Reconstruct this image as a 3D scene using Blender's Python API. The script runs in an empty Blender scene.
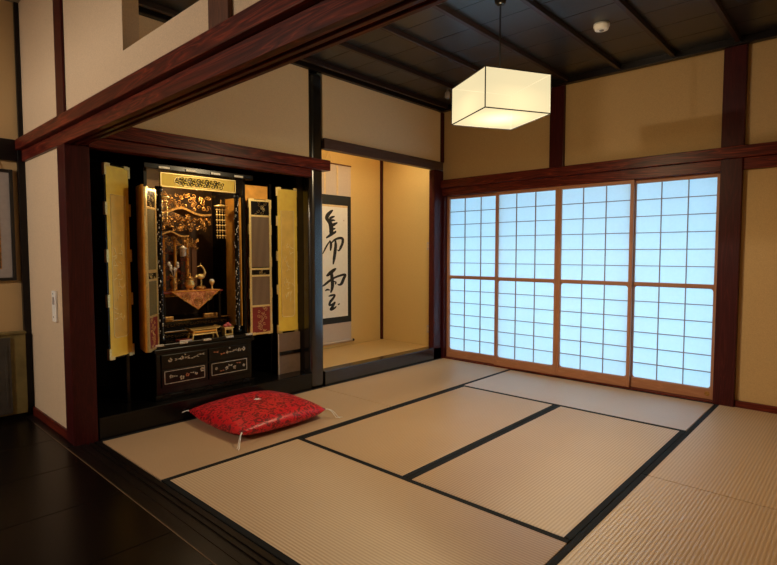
import bpy, bmesh, math, random
from mathutils import Vector, Matrix
PI = math.pi
random.seed(7)
scene = bpy.context.scene
COL = scene.collection

# ------------------------------------------------------------------ camera
F_PX = 525.89
CAM = Vector((3.6188, -4.8286, 1.2063))
YAW, PITCH = -0.74422, -0.05646
fwd = Vector((math.sin(YAW)*math.cos(PITCH), math.cos(YAW)*math.cos(PITCH), math.sin(PITCH)))
rgt = Vector((math.cos(YAW), -math.sin(YAW), 0))
upv = rgt.cross(fwd)
cd = bpy.data.cameras.new('camera'); cam = bpy.data.objects.new('camera', cd); COL.objects.link(cam)
cd.sensor_width = 36; cd.lens = F_PX*36/777; cd.clip_start = .05
R = Matrix((rgt, upv, -fwd)).transposed()
cam.matrix_world = Matrix.Translation(CAM) @ R.to_4x4()
scene.camera = cam

def ray(px, py, axis, val):
    """where a sight line of the survey photo meets the plane axis = val"""
    d = (px-388.5)/F_PX*rgt - (py-282.5)/F_PX*upv + fwd
    return CAM + d*((val-CAM[axis])/d[axis])

# ------------------------------------------------------------------ materials
def new_mat(name):
    m = bpy.data.materials.new(name); m.use_nodes = True
    nt = m.node_tree; b = nt.nodes['Principled BSDF']
    return m, nt, b
def N(nt, t, **kw):
    n = nt.nodes.new(t)
    for k, v in kw.items():
        if k in n.inputs: n.inputs[k].default_value = v
        else: setattr(n, k, v)
    return n
def coords(nt, scale=(1, 1, 1), rot=(0, 0, 0)):
    tc = N(nt, 'ShaderNodeTexCoord'); mp = N(nt, 'ShaderNodeMapping')
    mp.inputs['Scale'].default_value = scale; mp.inputs['Rotation'].default_value = rot
    nt.links.new(tc.outputs['Object'], mp.inputs['Vector'])
    return mp.outputs['Vector']
def ramp(nt, fac, stops):
    r = N(nt, 'ShaderNodeValToRGB'); e = r.color_ramp.elements
    while len(e) < len(stops): e.new(.5)
    for el, (p, c) in zip(e, stops): el.position = p; el.color = (*c, 1)
    nt.links.new(fac, r.inputs['Fac']); return r.outputs['Color']
def bump(nt, b, h, strength, dist):
    bp = N(nt, 'ShaderNodeBump'); bp.inputs['Strength'].default_value = strength; bp.inputs['Distance'].default_value = dist
    nt.links.new(h, bp.inputs['Height']); nt.links.new(bp.outputs['Normal'], b.inputs['Normal'])
def simple(name, col, rough=.5, metal=0, var=.12, scale=30, spec=.5, bmp=0.0):
    m, nt, b = new_mat(name)
    nz = N(nt, 'ShaderNodeTexNoise', Scale=scale, Detail=4)
    nt.links.new(coords(nt), nz.inputs['Vector'])
    lo = tuple(c*(1-var) for c in col); hi = tuple(min(1, c*(1+var)) for c in col)
    nt.links.new(ramp(nt, nz.outputs['Fac'], [(.3, lo), (.7, hi)]), b.inputs['Base Color'])
    b.inputs['Roughness'].default_value = rough; b.inputs['Metallic'].default_value = metal
    b.inputs['Specular IOR Level'].default_value = spec
    if bmp: bump(nt, b, nz.outputs['Fac'], bmp, .002)
    return m
def wood(name, dark, light, axis, rough=.38, grain=1.0, spec=.5):
    """grain runs along axis"""
    m, nt, b = new_mat(name)
    sc = [14*grain]*3; sc[axis] = .9*grain
    v = coords(nt, tuple(sc))
    n1 = N(nt, 'ShaderNodeTexNoise', Scale=1.0, Detail=3, Distortion=1.2)
    nt.links.new(v, n1.inputs['Vector'])
    mul = N(nt, 'ShaderNodeMath', operation='MULTIPLY'); mul.inputs[1].default_value = 9
    nt.links.new(n1.outputs['Fac'], mul.inputs[0])
    fr = N(nt, 'ShaderNodeMath', operation='PINGPONG'); fr.inputs[1].default_value = .5
    nt.links.new(mul.outputs[0], fr.inputs[0])
    sc2 = [160*grain]*3; sc2[axis] = 3*grain
    n2 = N(nt, 'ShaderNodeTexNoise', Scale=1.0, Detail=2)
    nt.links.new(coords(nt, tuple(sc2)), n2.inputs['Vector'])
    mx = N(nt, 'ShaderNodeMath', operation='MULTIPLY_ADD'); mx.inputs[1].default_value = .35
    nt.links.new(n2.outputs['Fac'], mx.inputs[0]); nt.links.new(fr.outputs[0], mx.inputs[2])
    mid = tuple(d*.6+l*.4 for d, l in zip(dark, light))
    nt.links.new(ramp(nt, mx.outputs[0], [(.12, light), (.26, mid), (.75, dark)]), b.inputs['Base Color'])
    b.inputs['Roughness'].default_value = rough; b.inputs['Specular IOR Level'].default_value = spec
    bump(nt, b, mx.outputs[0], .08, .002)
    return m
def plaster(name, col):
    m, nt, b = new_mat(name); v = coords(nt)
    n1 = N(nt, 'ShaderNodeTexNoise', Scale=220, Detail=4); nt.links.new(v, n1.inputs['Vector'])
    lo = tuple(c*.9 for c in col); hi = tuple(c*1.08 for c in col)
    nt.links.new(ramp(nt, n1.outputs['Fac'], [(.32, lo), (.68, hi)]), b.inputs['Base Color'])
    b.inputs['Roughness'].default_value = .92; b.inputs['Specular IOR Level'].default_value = .15
    bump(nt, b, n1.outputs['Fac'], .25, .002); return m
def tatami(name, axis, c0=(.36, .225, .13), c1=(.56, .39, .245)):
    """ridges run along axis, repeat across the other one"""
    m, nt, b = new_mat(name); v = coords(nt)
    w = N(nt, 'ShaderNodeTexWave', wave_type='BANDS', bands_direction='Y' if axis == 0 else 'X')
    w.inputs['Scale'].default_value = 2*PI/(20*.0165); w.inputs['Distortion'].default_value = .25; w.inputs['Detail'].default_value = 1
    nt.links.new(v, w.inputs['Vector'])
    sc = [900, 900, 1]; sc[1-axis] = 30; 
    n1 = N(nt, 'ShaderNodeTexNoise', Scale=1, Detail=2); nt.links.new(coords(nt, tuple(sc)), n1.inputs['Vector'])
    n2 = N(nt, 'ShaderNodeTexNoise', Scale=2.5, Detail=3); nt.links.new(v, n2.inputs['Vector'])
    a = N(nt, 'ShaderNodeMath', operation='MULTIPLY_ADD'); a.inputs[1].default_value = .55
    nt.links.new(w.outputs['Fac'], a.inputs[0])
    c = N(nt, 'ShaderNodeMath', operation='MULTIPLY'); c.inputs[1].default_value = .35
    nt.links.new(n1.outputs['Fac'], c.inputs[0]); nt.links.new(c.outputs[0], a.inputs[2])
    d = N(nt, 'ShaderNodeMath', operation='MULTIPLY_ADD'); d.inputs[1].default_value = .25
    nt.links.new(n2.outputs['Fac'], d.inputs[0]); nt.links.new(a.outputs[0], d.inputs[2])
    nt.links.new(ramp(nt, d.outputs[0], [(.15, c0), (.95, c1)]), b.inputs['Base Color'])
    b.inputs['Roughness'].default_value = .41; b.inputs['Specular IOR Level'].default_value = 1.0
    b.inputs['Anisotropic'].default_value = .9          # straws lie across the mat
    tg = N(nt, 'ShaderNodeCombineXYZ'); tg.inputs[axis].default_value = 1; nt.links.new(tg.outputs[0], b.inputs['Tangent'])
    bump(nt, b, a.outputs[0], .35, .003); return m

M = {}
RED_D, RED_L = (.036, .0042, .0050), (.27, .042, .020)
for i, ax in enumerate('xyz'):
    M['red_'+ax] = wood('dark_red_wood_'+ax, RED_D, RED_L, i, rough=.36, spec=.18)
    M['cedar_'+ax] = wood('cedar_'+ax, (.38, .16, .08), (.50, .23, .12), i, rough=.5)
    M['lint_'+ax] = wood('greyed_lintel_'+ax, (.075, .042, .034), (.12, .07, .055), i, rough=.5, spec=.3)
    M['black_'+ax] = wood('black_stained_wood_'+ax, (.0050, .0032, .0032), (.013, .008, .008), i, rough=.34, spec=.25)
M['post_br'] = wood('brown_upright', (.07, .022, .010), (.17, .06, .028), 2, rough=.45, spec=.3)
M['post_lac'] = wood('black_lacquered_post', (.006, .006, .007), (.011, .011, .012), 2, rough=.20, spec=1.0)
M['ceil'] = wood('smoked_ceiling_board', (.0065, .0068, .0085), (.014, .0135, .016), 0, rough=.34, spec=1.0)
M['batten'] = wood('ceiling_batten_wood', (.012, .006, .006), (.035, .014, .012), 1, rough=.4)
M['floor'] = wood('dark_floor_board', (.0030, .0016, .0015), (.0065, .0036, .0032), 1, rough=.27, spec=.2)
M['floor_gap'] = simple('floor_gap', (.002, .002, .002), .9)
M['red_z'] = wood('dark_red_post_wood', (.036, .0048, .0060), (.080, .0105, .0105), 2, rough=.36, spec=.2)
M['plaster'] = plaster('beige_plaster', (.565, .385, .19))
M['plaster_lit'] = plaster('beige_plaster_lit', (.82, .63, .40)); M['plaster_h'] = plaster('pale_hall_plaster', (.68, .53, .38))  # first: beige plaster lightened, the left wall's stronger light put into its colour
M['plaster_t'] = plaster('ochre_tokonoma_plaster', (.64, .46, .20))
M['hall_ceil'] = plaster('hall_ceiling_plaster', (.35, .29, .2))
M['tat_x'] = tatami('rush_matting_x', 0); M['tat_y'] = tatami('rush_matting_y', 1); M['tat_a'] = tatami('alcove_matting', 1, (.42, .26, .10), (.66, .44, .19))
M['heri'] = simple('black_border_cloth', (.005, .0055, .0075), .8, var=.3, scale=400, spec=.25)
M['lacquer'] = simple('black_lacquer', (.0045, .004, .0042), .22, var=.3, scale=8, spec=.3)
M['gold'] = simple('gold_leaf', (1.0, .68, .10), .42, metal=.25, var=.10, scale=14, bmp=.15)
M['gold_b'] = simple('bright_gold_fittings', (.90, .66, .27), .35, metal=.8, var=.2, scale=120)
M['gold_f'] = simple('olive_gold_field', (.84, .58, .15), .40, metal=.3, var=.08, scale=14, bmp=.15); M['gold_w'] = simple('pale_gold_relief', (1.0, .80, .38), .5, metal=.2, var=.05); M['gold_o'] = simple('orange_gold_leaf', (.75, .36, .06), .42, metal=.6, var=.15, scale=20)
M['gold_d'] = simple('aged_gilt', (.42, .22, .06), .42, metal=.7, var=.45, scale=60)
M['silver'] = simple('pale_metal_fittings', (.66, .62, .55), .4, metal=.4, var=.35, scale=90)
M['redlac'] = simple('red_lacquer', (.22, .02, .015), .35)
M['shell'] = simple('shell_inlay', (.45, .38, .30), .35, var=.35, scale=60)
M['inlay_o'] = simple('orange_inlay', (.45, .14, .05), .45, var=.3, scale=60)
M['brownwood'] = wood('brown_inner_wood', (.13, .05, .02), (.24, .10, .035), 2, rough=.4)
M['white'] = simple('white_plastic', (.84, .83, .82), .4, var=.02)
M['grey'] = simple('grey_plastic', (.18, .18, .19), .5)
M['ink'] = simple('black_ink', (.006, .006, .007), .7)
M['paper_s'] = simple('scroll_paper', (.80, .77, .73), .85, var=.03)
M['scroll_g'] = simple('grey_scroll_silk', (.50, .42, .38), .8, var=.08, scale=150)
M['scroll_k'] = simple('black_scroll_brocade', (.009, .011, .012), .7, var=.6, scale=220)
M['strip'] = simple('cream_strip_silk', (.68, .52, .30), .8, var=.08)
M['cord'] = simple('white_silk_cord', (.82, .80, .77), .7)
M['pink'] = simple('pink_sweets', (.55, .12, .14), .5)
M['olive'] = simple('olive_painted_wood', (.20, .15, .05), .5, var=.25, scale=9)
M['dgrey'] = simple('dark_grey_door', (.06, .052, .045), .45, var=.2, scale=12)
M['mount'] = simple('grey_picture_mount', (.38, .33, .31), .8, var=.05)
M['darkpic'] = simple('dark_picture', (.03, .02, .025), .6, var=.6, scale=9)
M['pframe'] = simple('black_picture_frame', (.01, .008, .008), .35)
M['ground'] = simple('garden_gravel', (.5, .5, .5), .9, scale=40)
M['eave'] = wood('eave_board', (.10, .07, .05), (.16, .11, .08), 0, rough=.7)

def lattice_mat():                     # fine vertical reeds of the folding inner doors
    m, nt, b = new_mat('fine_reed_lattice')
    w = N(nt, 'ShaderNodeTexWave', wave_type='BANDS', bands_direction='X'); w.inputs['Scale'].default_value = 2*PI/(20*.011)
    tc = N(nt, 'ShaderNodeTexCoord'); nt.links.new(tc.outputs['UV'], w.inputs['Vector'])
    nt.links.new(ramp(nt, w.outputs['Fac'], [(.25, (.035, .016, .010)), (.7, (.36, .23, .12))]), b.inputs['Base Color'])
    b.inputs['Roughness'].default_value = .4; b.inputs['Metallic'].default_value = .3
    return m
def gauze_mat():
    m, nt, b = new_mat('green_gold_gauze')
    n1 = N(nt, 'ShaderNodeTexNoise', Scale=300, Detail=2); nt.links.new(coords(nt), n1.inputs['Vector'])
    nt.links.new(ramp(nt, n1.outputs['Fac'], [(.35, (.10, .075, .02)), (.65, (.26, .21, .075))]), b.inputs['Base Color'])
    b.inputs['Roughness'].default_value = .5; b.inputs['Metallic'].default_value = .3; return m
M['reed'] = lattice_mat(); M['gauze'] = gauze_mat()

def brocade():
    m, nt, b = new_mat('red_satin_brocade'); v = coords(nt)
    vo = N(nt, 'ShaderNodeTexVoronoi', Scale=13, feature='DISTANCE_TO_EDGE')
    nz = N(nt, 'ShaderNodeTexNoise', Scale=22, Detail=2.5, Distortion=2.2); nt.links.new(v, nz.inputs['Vector'])
    ad = N(nt, 'ShaderNodeVectorMath', operation='MULTIPLY_ADD'); ad.inputs[1].default_value = (.09, .09, .09)
    nt.links.new(nz.outputs['Color'], ad.inputs[0]); nt.links.new(v, ad.inputs[2]); nt.links.new(ad.outputs[0], vo.inputs['Vector'])
    mu = N(nt, 'ShaderNodeMath', operation='MULTIPLY_ADD'); mu.inputs[1].default_value = .35
    nt.links.new(vo.outputs['Distance'], mu.inputs[0]); nt.links.new(nz.outputs['Fac'], mu.inputs[2])
    fac = mu.outputs[0]
    nt.links.new(ramp(nt, fac, [(.49, (.15, .001, .004)), (.55, (.60, .004, .014))]), b.inputs['Base Color'])
    rr = N(nt, 'ShaderNodeMapRange'); rr.inputs['From Min'].default_value = .48; rr.inputs['From Max'].default_value = .56
    rr.inputs['To Min'].default_value = .6; rr.inputs['To Max'].default_value = .36
    nt.links.new(fac, rr.inputs['Value']); nt.links.new(rr.outputs[0], b.inputs['Roughness'])
    b.inputs['Sheen Weight'].default_value = .08
    b.inputs['Sheen Tint'].default_value = (1, .35, .35, 1)
    bump(nt, b, nz.outputs['Fac'], .35, .006); return m
M['brocade'] = brocade()

def cloth_pattern():                   # the altar cloth: roundels on orange brocade
    m, nt, b = new_mat('orange_roundel_brocade'); v = coords(nt)
    n1 = N(nt, 'ShaderNodeTexNoise', Scale=70, Detail=3); nt.links.new(v, n1.inputs['Vector'])
    nt.links.new(ramp(nt, n1.outputs['Fac'], [(.4, (.58, .15, .05)), (.6, (.85, .40, .14))]), b.inputs['Base Color'])
    b.inputs['Roughness'].default_value = .6; return m
M['uchi'] = cloth_pattern()

def shoji_paper():
    m, nt, b = new_mat('white_shoji_paper')
    out = nt.nodes['Material Output']; nt.nodes.remove(b)
    n1 = N(nt, 'ShaderNodeTexNoise', Scale=45, Detail=5); nt.links.new(coords(nt), n1.inputs['Vector'])
    c = ramp(nt, n1.outputs['Fac'], [(.3, (.84, .865, .88)), (.7, (.87, .89, .905))])
    tr = N(nt, 'ShaderNodeBsdfTranslucent'); df = N(nt, 'ShaderNodeBsdfDiffuse'); mx = N(nt, 'ShaderNodeMixShader')
    mx.inputs[0].default_value = .62
    nt.links.new(c, tr.inputs['Color']); nt.links.new(c, df.inputs['Color'])
    nt.links.new(df.outputs[0], mx.inputs[1]); nt.links.new(tr.outputs[0], mx.inputs[2]); nt.links.new(mx.outputs[0], out.inputs[0])
    return m
M['shoji'] = shoji_paper()

def lamp_shade(name, col, e, tcol, glow=(0, 0, 0)):
    m, nt, b = new_mat(name)
    out = nt.nodes['Material Output']; nt.nodes.remove(b)
    em = N(nt, 'ShaderNodeEmission'); em.inputs['Color'].default_value = (*col, 1); em.inputs['Strength'].default_value = e
    tr = N(nt, 'ShaderNodeBsdfTransparent'); tr.inputs['Color'].default_value = (*tcol, 1)
    ad = N(nt, 'ShaderNodeAddShader'); nt.links.new(em.outputs[0], ad.inputs[0]); nt.links.new(tr.outputs[0], ad.inputs[1])
    tl = N(nt, 'ShaderNodeBsdfTranslucent'); tl.inputs['Color'].default_value = (*glow, 1)
    ad2 = N(nt, 'ShaderNodeAddShader'); nt.links.new(ad.outputs[0], ad2.inputs[0]); nt.links.new(tl.outputs[0], ad2.inputs[1])
    nt.links.new(ad2.outputs[0], out.inputs[0]); return m
LAMP_E = .82
M['shade'] = lamp_shade('lit_paper_shade', (1.0, .84, .49), LAMP_E, (.05, .048, .043), (.0006, .0005, .00033))

# ------------------------------------------------------------------ mesh builder
class MB:
    def __init__(self): self.bm = bmesh.new(); self.uv = None
    def hexa(self, p):                 # 8 points: bottom ring then top ring
        v = [self.bm.verts.new(q) for q in p]
        for f in ((3, 2, 1, 0), (4, 5, 6, 7), (0, 1, 5, 4), (1, 2, 6, 5), (2, 3, 7, 6), (3, 0, 4, 7)):
            self.bm.faces.new([v[i] for i in f])
        return self
    def box(self, x0, x1, y0, y1, z0, z1):
        return self.hexa([(x0, y0, z0), (x1, y0, z0), (x1, y1, z0), (x0, y1, z0), (x0, y0, z1), (x1, y0, z1), (x1, y1, z1), (x0, y1, z1)])
    def prism(self, pts, ext):
        """closed outline of 3-D points pushed along ext"""
        ext = Vector(ext); a = [self.bm.verts.new(p) for p in pts]; b = [self.bm.verts.new(Vector(p)+ext) for p in pts]
        n = len(a)
        self.bm.faces.new(a[::-1]); self.bm.faces.new(b)
        for i in range(n): self.bm.faces.new((a[i], a[(i+1) % n], b[(i+1) % n], b[i]))
        return self
    def tube(self, pts, r, seg=6, closed=False):
        pts = [Vector(p) for p in pts]; n = len(pts)
        rad = r if isinstance(r, (list, tuple)) else [r]*n
        rings = []; prev = None
        for i, p in enumerate(pts):
            t = (pts[min(i+1, n-1)]-pts[max(i-1, 0)])
            t = t.normalized() if t.length > 1e-9 else Vector((0, 0, 1))
            if prev is None:
                a = Vector((0, 0, 1)) if abs(t.z) < .9 else Vector((1, 0, 0)); u = t.cross(a).normalized()
            else:
                u = prev-t*prev.dot(t); u = u.normalized() if u.length > 1e-6 else t.orthogonal().normalized()
            prev = u; w = t.cross(u)
            rings.append([self.bm.verts.new(p+(u*math.cos(2*PI*k/seg)+w*math.sin(2*PI*k/seg))*rad[i]) for k in range(seg)])
        for a, b in zip(rings, rings[1:]):
            for k in range(seg): self.bm.faces.new((a[k], a[(k+1) % seg], b[(k+1) % seg], b[k]))
        self.bm.faces.new(rings[0][::-1]); self.bm.faces.new(rings[-1]); return self
    def lathe(self, c, prof, seg=16):
        """prof: (radius, z) pairs from bottom to top about the vertical through c"""
        c = Vector(c); rings = []
        for r, z in prof:
            rings.append([self.bm.verts.new(c+Vector((max(r, 1e-4)*math.cos(2*PI*k/seg), max(r, 1e-4)*math.sin(2*PI*k/seg), z))) for k in range(seg)])
        for a, b in zip(rings, rings[1:]):
            for k in range(seg): self.bm.faces.new((a[k], a[(k+1) % seg], b[(k+1) % seg], b[k]))
        self.bm.faces.new(rings[0][::-1]); self.bm.faces.new(rings[-1]); return self
    def ball(self, c, r, sx=1, sy=1, sz=1, seg=10):
        m = Matrix.Translation(c) @ Matrix.Diagonal((sx, sy, sz, 1))
        bmesh.ops.create_uvsphere(self.bm, u_segments=seg, v_segments=max(6, seg*2//3), radius=r, matrix=m); return self
    def xf(self, mat): bmesh.ops.transform(self.bm, matrix=mat, verts=self.bm.verts); return self
    def build(self, name, mat, parent=None, bevel=0, smooth=False):
        bmesh.ops.recalc_face_normals(self.bm, faces=self.bm.faces)
        if smooth:
            for f in self.bm.faces: f.smooth = True
        me = bpy.data.meshes.new(name); self.bm.to_mesh(me); self.bm.free()
        me.materials.append(mat if not isinstance(mat, str) else M[mat])
        o = bpy.data.objects.new(name, me); COL.objects.link(o)
        if parent is not None: o.parent = parent
        if bevel:
            b = o.modifiers.new('bevel', 'BEVEL'); b.width = bevel; b.segments = 2; b.limit_method = 'ANGLE'
        return o

def tag(o, label=None, cat=None, group=None, kind=None):
    if label: o['label'] = label
    if cat: o['category'] = cat
    if group: o['group'] = group
    if kind: o['kind'] = kind
    return o
def empty(name, loc=(0, 0, 0), rz=0):
    o = bpy.data.objects.new(name, None); COL.objects.link(o); o.location = loc; o.rotation_euler = (0, 0, rz); o.empty_display_size = .05
    return o
def struct(name, mb, mat, label, cat, bevel=0):
    return tag(mb.build(name, mat, None, bevel), label, cat, None, 'structure')
def box(*a): return MB().box(*a)
def copy_tree(o, parent=None):
    c = o.copy(); COL.objects.link(c)
    if parent is not None: c.parent = parent
    for ch in list(o.children): copy_tree(ch, c)
    return c
TN = [0]
def trim(mb, mat, label, cat='beam', bevel=.004):
    TN[0] += 1
    return struct('trim_%d' % TN[0], mb, mat, label, cat, bevel)

# ------------------------------------------------------------------ room shell
HX0, HX1, HY0 = -1.0, 5.2, -8.2            # the dark-floored hall the camera stands in
CEIL = 2.83
OPY = -3.79                                # hall face of the opening
# hall floor: wide boards along y with fine gaps
mb = MB(); x = HX0
for xs in [-.785, -.235, .32, .868, 1.43, 1.98, 2.53, 3.08, 3.63, 4.18, 4.73, HX1]:
    mb.box(x+.0015, xs-.0015, HY0, -3.83, -.03, 0); x = xs
fl = struct('floor', mb, 'floor', 'dark polished plank floor of the hall in front of the tatami room', 'floor', .0015)
box(HX0-.1, HX1, HY0, 0.2, -.12, -.056).build('subfloor', 'floor_gap', fl)
trim(box(0.0, 3.75, -3.83, -3.765, -.055, .001), 'black_x', 'dark wooden threshold strip along the hall edge of the tatami room', 'threshold', .002)
trim(MB().box(0, 3.75, -3.762, -3.722, -.055, -.001).box(0, 3.75, -3.722, -3.706, -.055, -.008).box(0, 3.75, -3.706, -3.69, -.055, -.001)
     .box(0, 3.75, -3.69, -3.674, -.055, -.008).box(0, 3.75, -3.674, -3.645, -.055, -.001), 'black_x', 'black grooved sliding door sill beside the tatami edge', 'sill', .001)
trim(box(-.70, 3.75, -3.834, -3.8305, -.02, .0025), simple('worn_sill_edge', (.15, .09, .05), .4), 'thin worn pale edge line of the hall threshold', 'edging', 0)
trim(box(HX0, 0.0, -3.83, -3.785, -.02, .004), 'black_x', 'dark floor strip at the foot of the pale switch wall', 'threshold', .002)

# tatami room ceiling with board seams and battens
mb = MB(); y = -3.66
while y < .05:
    mb.box(-.02, 3.76, y, min(y+.296, .06), CEIL, CEIL+.02); y += .302
ce = struct('ceiling', mb, 'ceil', 'dark smoked board ceiling of the tatami room', 'ceiling')
box(-.02, 3.76, -3.7, .08, CEIL+.021, CEIL+.05).build('backing_board', 'floor_gap', ce)
for bx in [.10, .548, .998, 1.472, 1.936, 2.365, 2.81, 3.27]:
    box(bx-.016, bx+.016, -3.66, .0, 2.79, CEIL-.0005).build('batten', 'batten', ce, .003)
# cornice boards
trim(box(-.03, 3.75, -.06, .0, 2.775, 2.86), 'black_x', 'dark cornice board above the paper screen wall', 'cornice')
trim(box(.0, .045, -3.66, -.06, 2.77, 2.86), 'black_y', 'dark cornice board above the altar and scroll alcove wall', 'cornice')
trim(box(.045, 3.75, -3.66, -3.62, 2.775, 2.86), 'black_x', 'dark cornice board above the opening inside the tatami room', 'cornice')

# shoji wall (y = 0)
struct('wall_back', MB().box(-.02, 3.8, .03, .12, 2.0, 2.9).box(2.8, 3.8, .03, .12, -.05, 2.0), 'plaster', 'beige plaster wall above and right of the paper screens', 'wall')
trim(box(.0, 3.76, -.035, .04, 1.932, 2.022), 'red_x', 'long dark red tie beam above the paper screens', 'beam')
trim(box(.0, 3.76, -.005, .12, 1.8425, 1.931), 'red_x', 'dark lintel rail the paper screens slide under', 'lintel')
trim(box(1.285, 1.425, -.012, .11, 2.0225, 2.80), 'red_z', 'short dark post above the paper screens behind the pendant lamp', 'post')
trim(box(2.715, 2.86, -.022, .12, -.01, 1.931), 'red_z', 'thick dark red post right of the paper screens', 'post')
trim(box(2.712, 2.863, -.022, .12, 2.0225, 2.80), 'red_z', 'dark post above the tie beam at the right end of the screens', 'post')
trim(box(.0, 2.715, .0, .12, -.05, .012), 'red_x', 'wooden floor track under the paper screens', 'sill', .002)
struct('baseboard_back', box(2.86, 3.76, .0, .03, -.02, .05), 'red_x', 'low dark skirting strip under the right beige wall', 'baseboard', .003)
trim(box(-.015, .004, -.022, .028, 2.223, 2.775), 'red_z', 'thin dark strip in the upper corner between the screens and the alcove wall', 'corner strip', .001)
trim(box(-.075, .0, -.145, .02, -.01, 2.129), 'red_z', 'dark red corner post between the scroll alcove and the paper screens', 'post')
trim(box(.0, .03, .0, .12, .012, 1.845), 'red_z', 'thin dark jamb at the left end of the paper screens', 'jamb')
# right wall and near piers, beyond the picture
struct('wall_right', box(3.76, 3.86, -3.8, .12, -.05, 2.9), 'plaster', 'beige plaster wall on the right of the tatami room', 'wall')

# left wall (x = 0)
struct('wall_left', MB().box(-.09, -.015, -3.66, -1.9, 2.0, 2.9).box(-.09, -.015, -1.745, .03, 2.2, 2.9), 'plaster_lit', 'beige plaster wall above the altar recess and scroll alcove', 'wall')
trim(box(-.06, .05, -3.66, -1.71, 1.930, 2.022), 'red_y', 'dark red tie beam above the altar ending past the black post', 'beam')
trim(box(-.06, .02, -3.66, -1.90, 1.862, 1.929), 'red_y', 'dark red lintel under the tie beam above the altar', 'lintel')
post = MB()
post.box(-.15, .0, -1.90, -1.745, -.02, 2.775)
lp_ = trim(post, 'post_lac', 'glossy black lacquered post between the altar and scroll alcove', 'post', .045)
lp_.modifiers['bevel'].segments = 6
for f in lp_.data.polygons: f.use_smooth = True
wn = lp_.modifiers.new('normals', 'WEIGHTED_NORMAL')
trim(box(-.06, .012, -1.745, -.0, 2.13, 2.222), 'lint_y', 'dark lintel across the top of the scroll alcove', 'lintel')
trim(box(-.12, .0, -1.745, -.0, -.05, .130), 'post_lac', 'black lacquered front sill of the scroll alcove', 'sill', .006)
trim(box(-.10, .0, -3.645, -1.90, -.05, .145), 'lacquer', 'black front sill of the altar recess', 'sill', .005)
# scroll alcove
struct('wall_alcove_back', box(-.98, -.89, -1.9, .03, -.05, 2.9), 'plaster_t', 'ochre back wall of the scroll alcove', 'wall')
struct('wall_alcove_right', box(-.89, -.075, -.06, .03, -.05, 2.9), 'plaster_t', 'ochre right wall of the scroll alcove beside the screens', 'wall')
struct('wall_alcove_left', box(-.89, -.15, -1.88, -1.80, -.05, 2.9), 'plaster_t', 'partition wall between the altar recess and scroll alcove', 'wall')
trim(box(-.89, -.862, -.088, -.06, .13, 2.9), 'red_z', 'slim dark corner strip at the back of the scroll alcove', 'corner strip', .002)
struct('ceiling_alcove', box(-.89, -.06, -1.80, -.06, 2.62, 2.66), 'ceil', 'ceiling of the scroll alcove', 'ceiling')
# altar recess
struct('wall_recess_back', box(-.98, -.89, -3.66, -1.9, -.05, 2.0), 'black_z', 'back wall of the altar recess', 'wall')  # black instead of plaster, putting the recess's shade into the colour
struct('wall_recess_right', box(-.89, -.10, -1.90, -1.882, -.05, 1.95), 'black_z', 'black lining added inside the altar recess behind the black post, imitating shade', 'wall')  # added lining board, its black standing in for shade on the partition
struct('wall_recess_left', box(-.89, -.12, -3.66, -3.63, -.05, 1.95), 'black_z', 'dark side wall of the altar recess beside the red post', 'wall')
struct('floor_recess', box(-.89, -.10, -3.63, -1.88, .10, .140), 'lacquer', 'raised black floor of the altar recess', 'floor')
struct('ceiling_recess', box(-.89, -.06, -3.63, -1.88, 1.93, 1.96), 'black_y', 'dark ceiling of the altar recess', 'ceiling')

# opening to the hall (y = -3.79 .. -3.65)
trim(box(-.145, .0, OPY, -3.65, -.02, 1.868), 'red_z', 'dark red corner post at the left of the opening', 'post')
trim(box(HX0, 4.2, OPY-.035, -3.76, 1.948, 2.022), 'red_x', 'long dark red tie beam across the top of the opening', 'beam')
mb = MB().box(HX0, 4.2, OPY, -3.755, 1.868, 1.947)                 # lintel with two door grooves below
mb.box(-.145, 4.2, -3.755, -3.735, 1.882, 1.947).box(-.145, 4.2, -3.735, -3.715, 1.868, 1.947).box(-.145, 4.2, -3.715, -3.695, 1.882, 1.947).box(-.145, 4.2, -3.695, -3.675, 1.868, 1.947)
trim(mb, 'red_x', 'grooved dark red lintel under the tie beam of the opening', 'lintel', .002)
# wall above with a cut-out
HB, HL, HR, HT = 2.195, .875, 1.70, 2.62
mb = MB().box(HX0, HL, -3.77, -3.69, 2.0, 3.0).box(HL, HR, -3.77, -3.69, 2.0, HB).box(HL, HR, -3.77, -3.69, HT, 3.0).box(HR, HX1, -3.77, -3.69, 2.0, 3.0)
struct('wall_front', mb, 'plaster_h', 'pale plaster wall above the opening with a square cut-out', 'wall')
trim(box(-.145, .0, OPY+.005, -3.76, 2.022, 3.0), 'red_z', 'dark red upright above the corner post of the opening', 'post')
trim(box(1.73, 1.875, OPY+.002, -3.76, 2.022, 3.0), 'post_br', 'brown upright beside the wall cut-out above the opening', 'post')
struct('wall_switch', box(HX0, -.145, -3.77, -3.67, -.05, 1.95), 'plaster_h', 'pale wall strip with the switch left of the red post', 'wall')
struct('baseboard_switch', box(HX0, -.145, -3.785, -3.77, -.02, .062), 'red_x', 'reddish skirting board under the pale switch wall', 'baseboard', .003)
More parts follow.
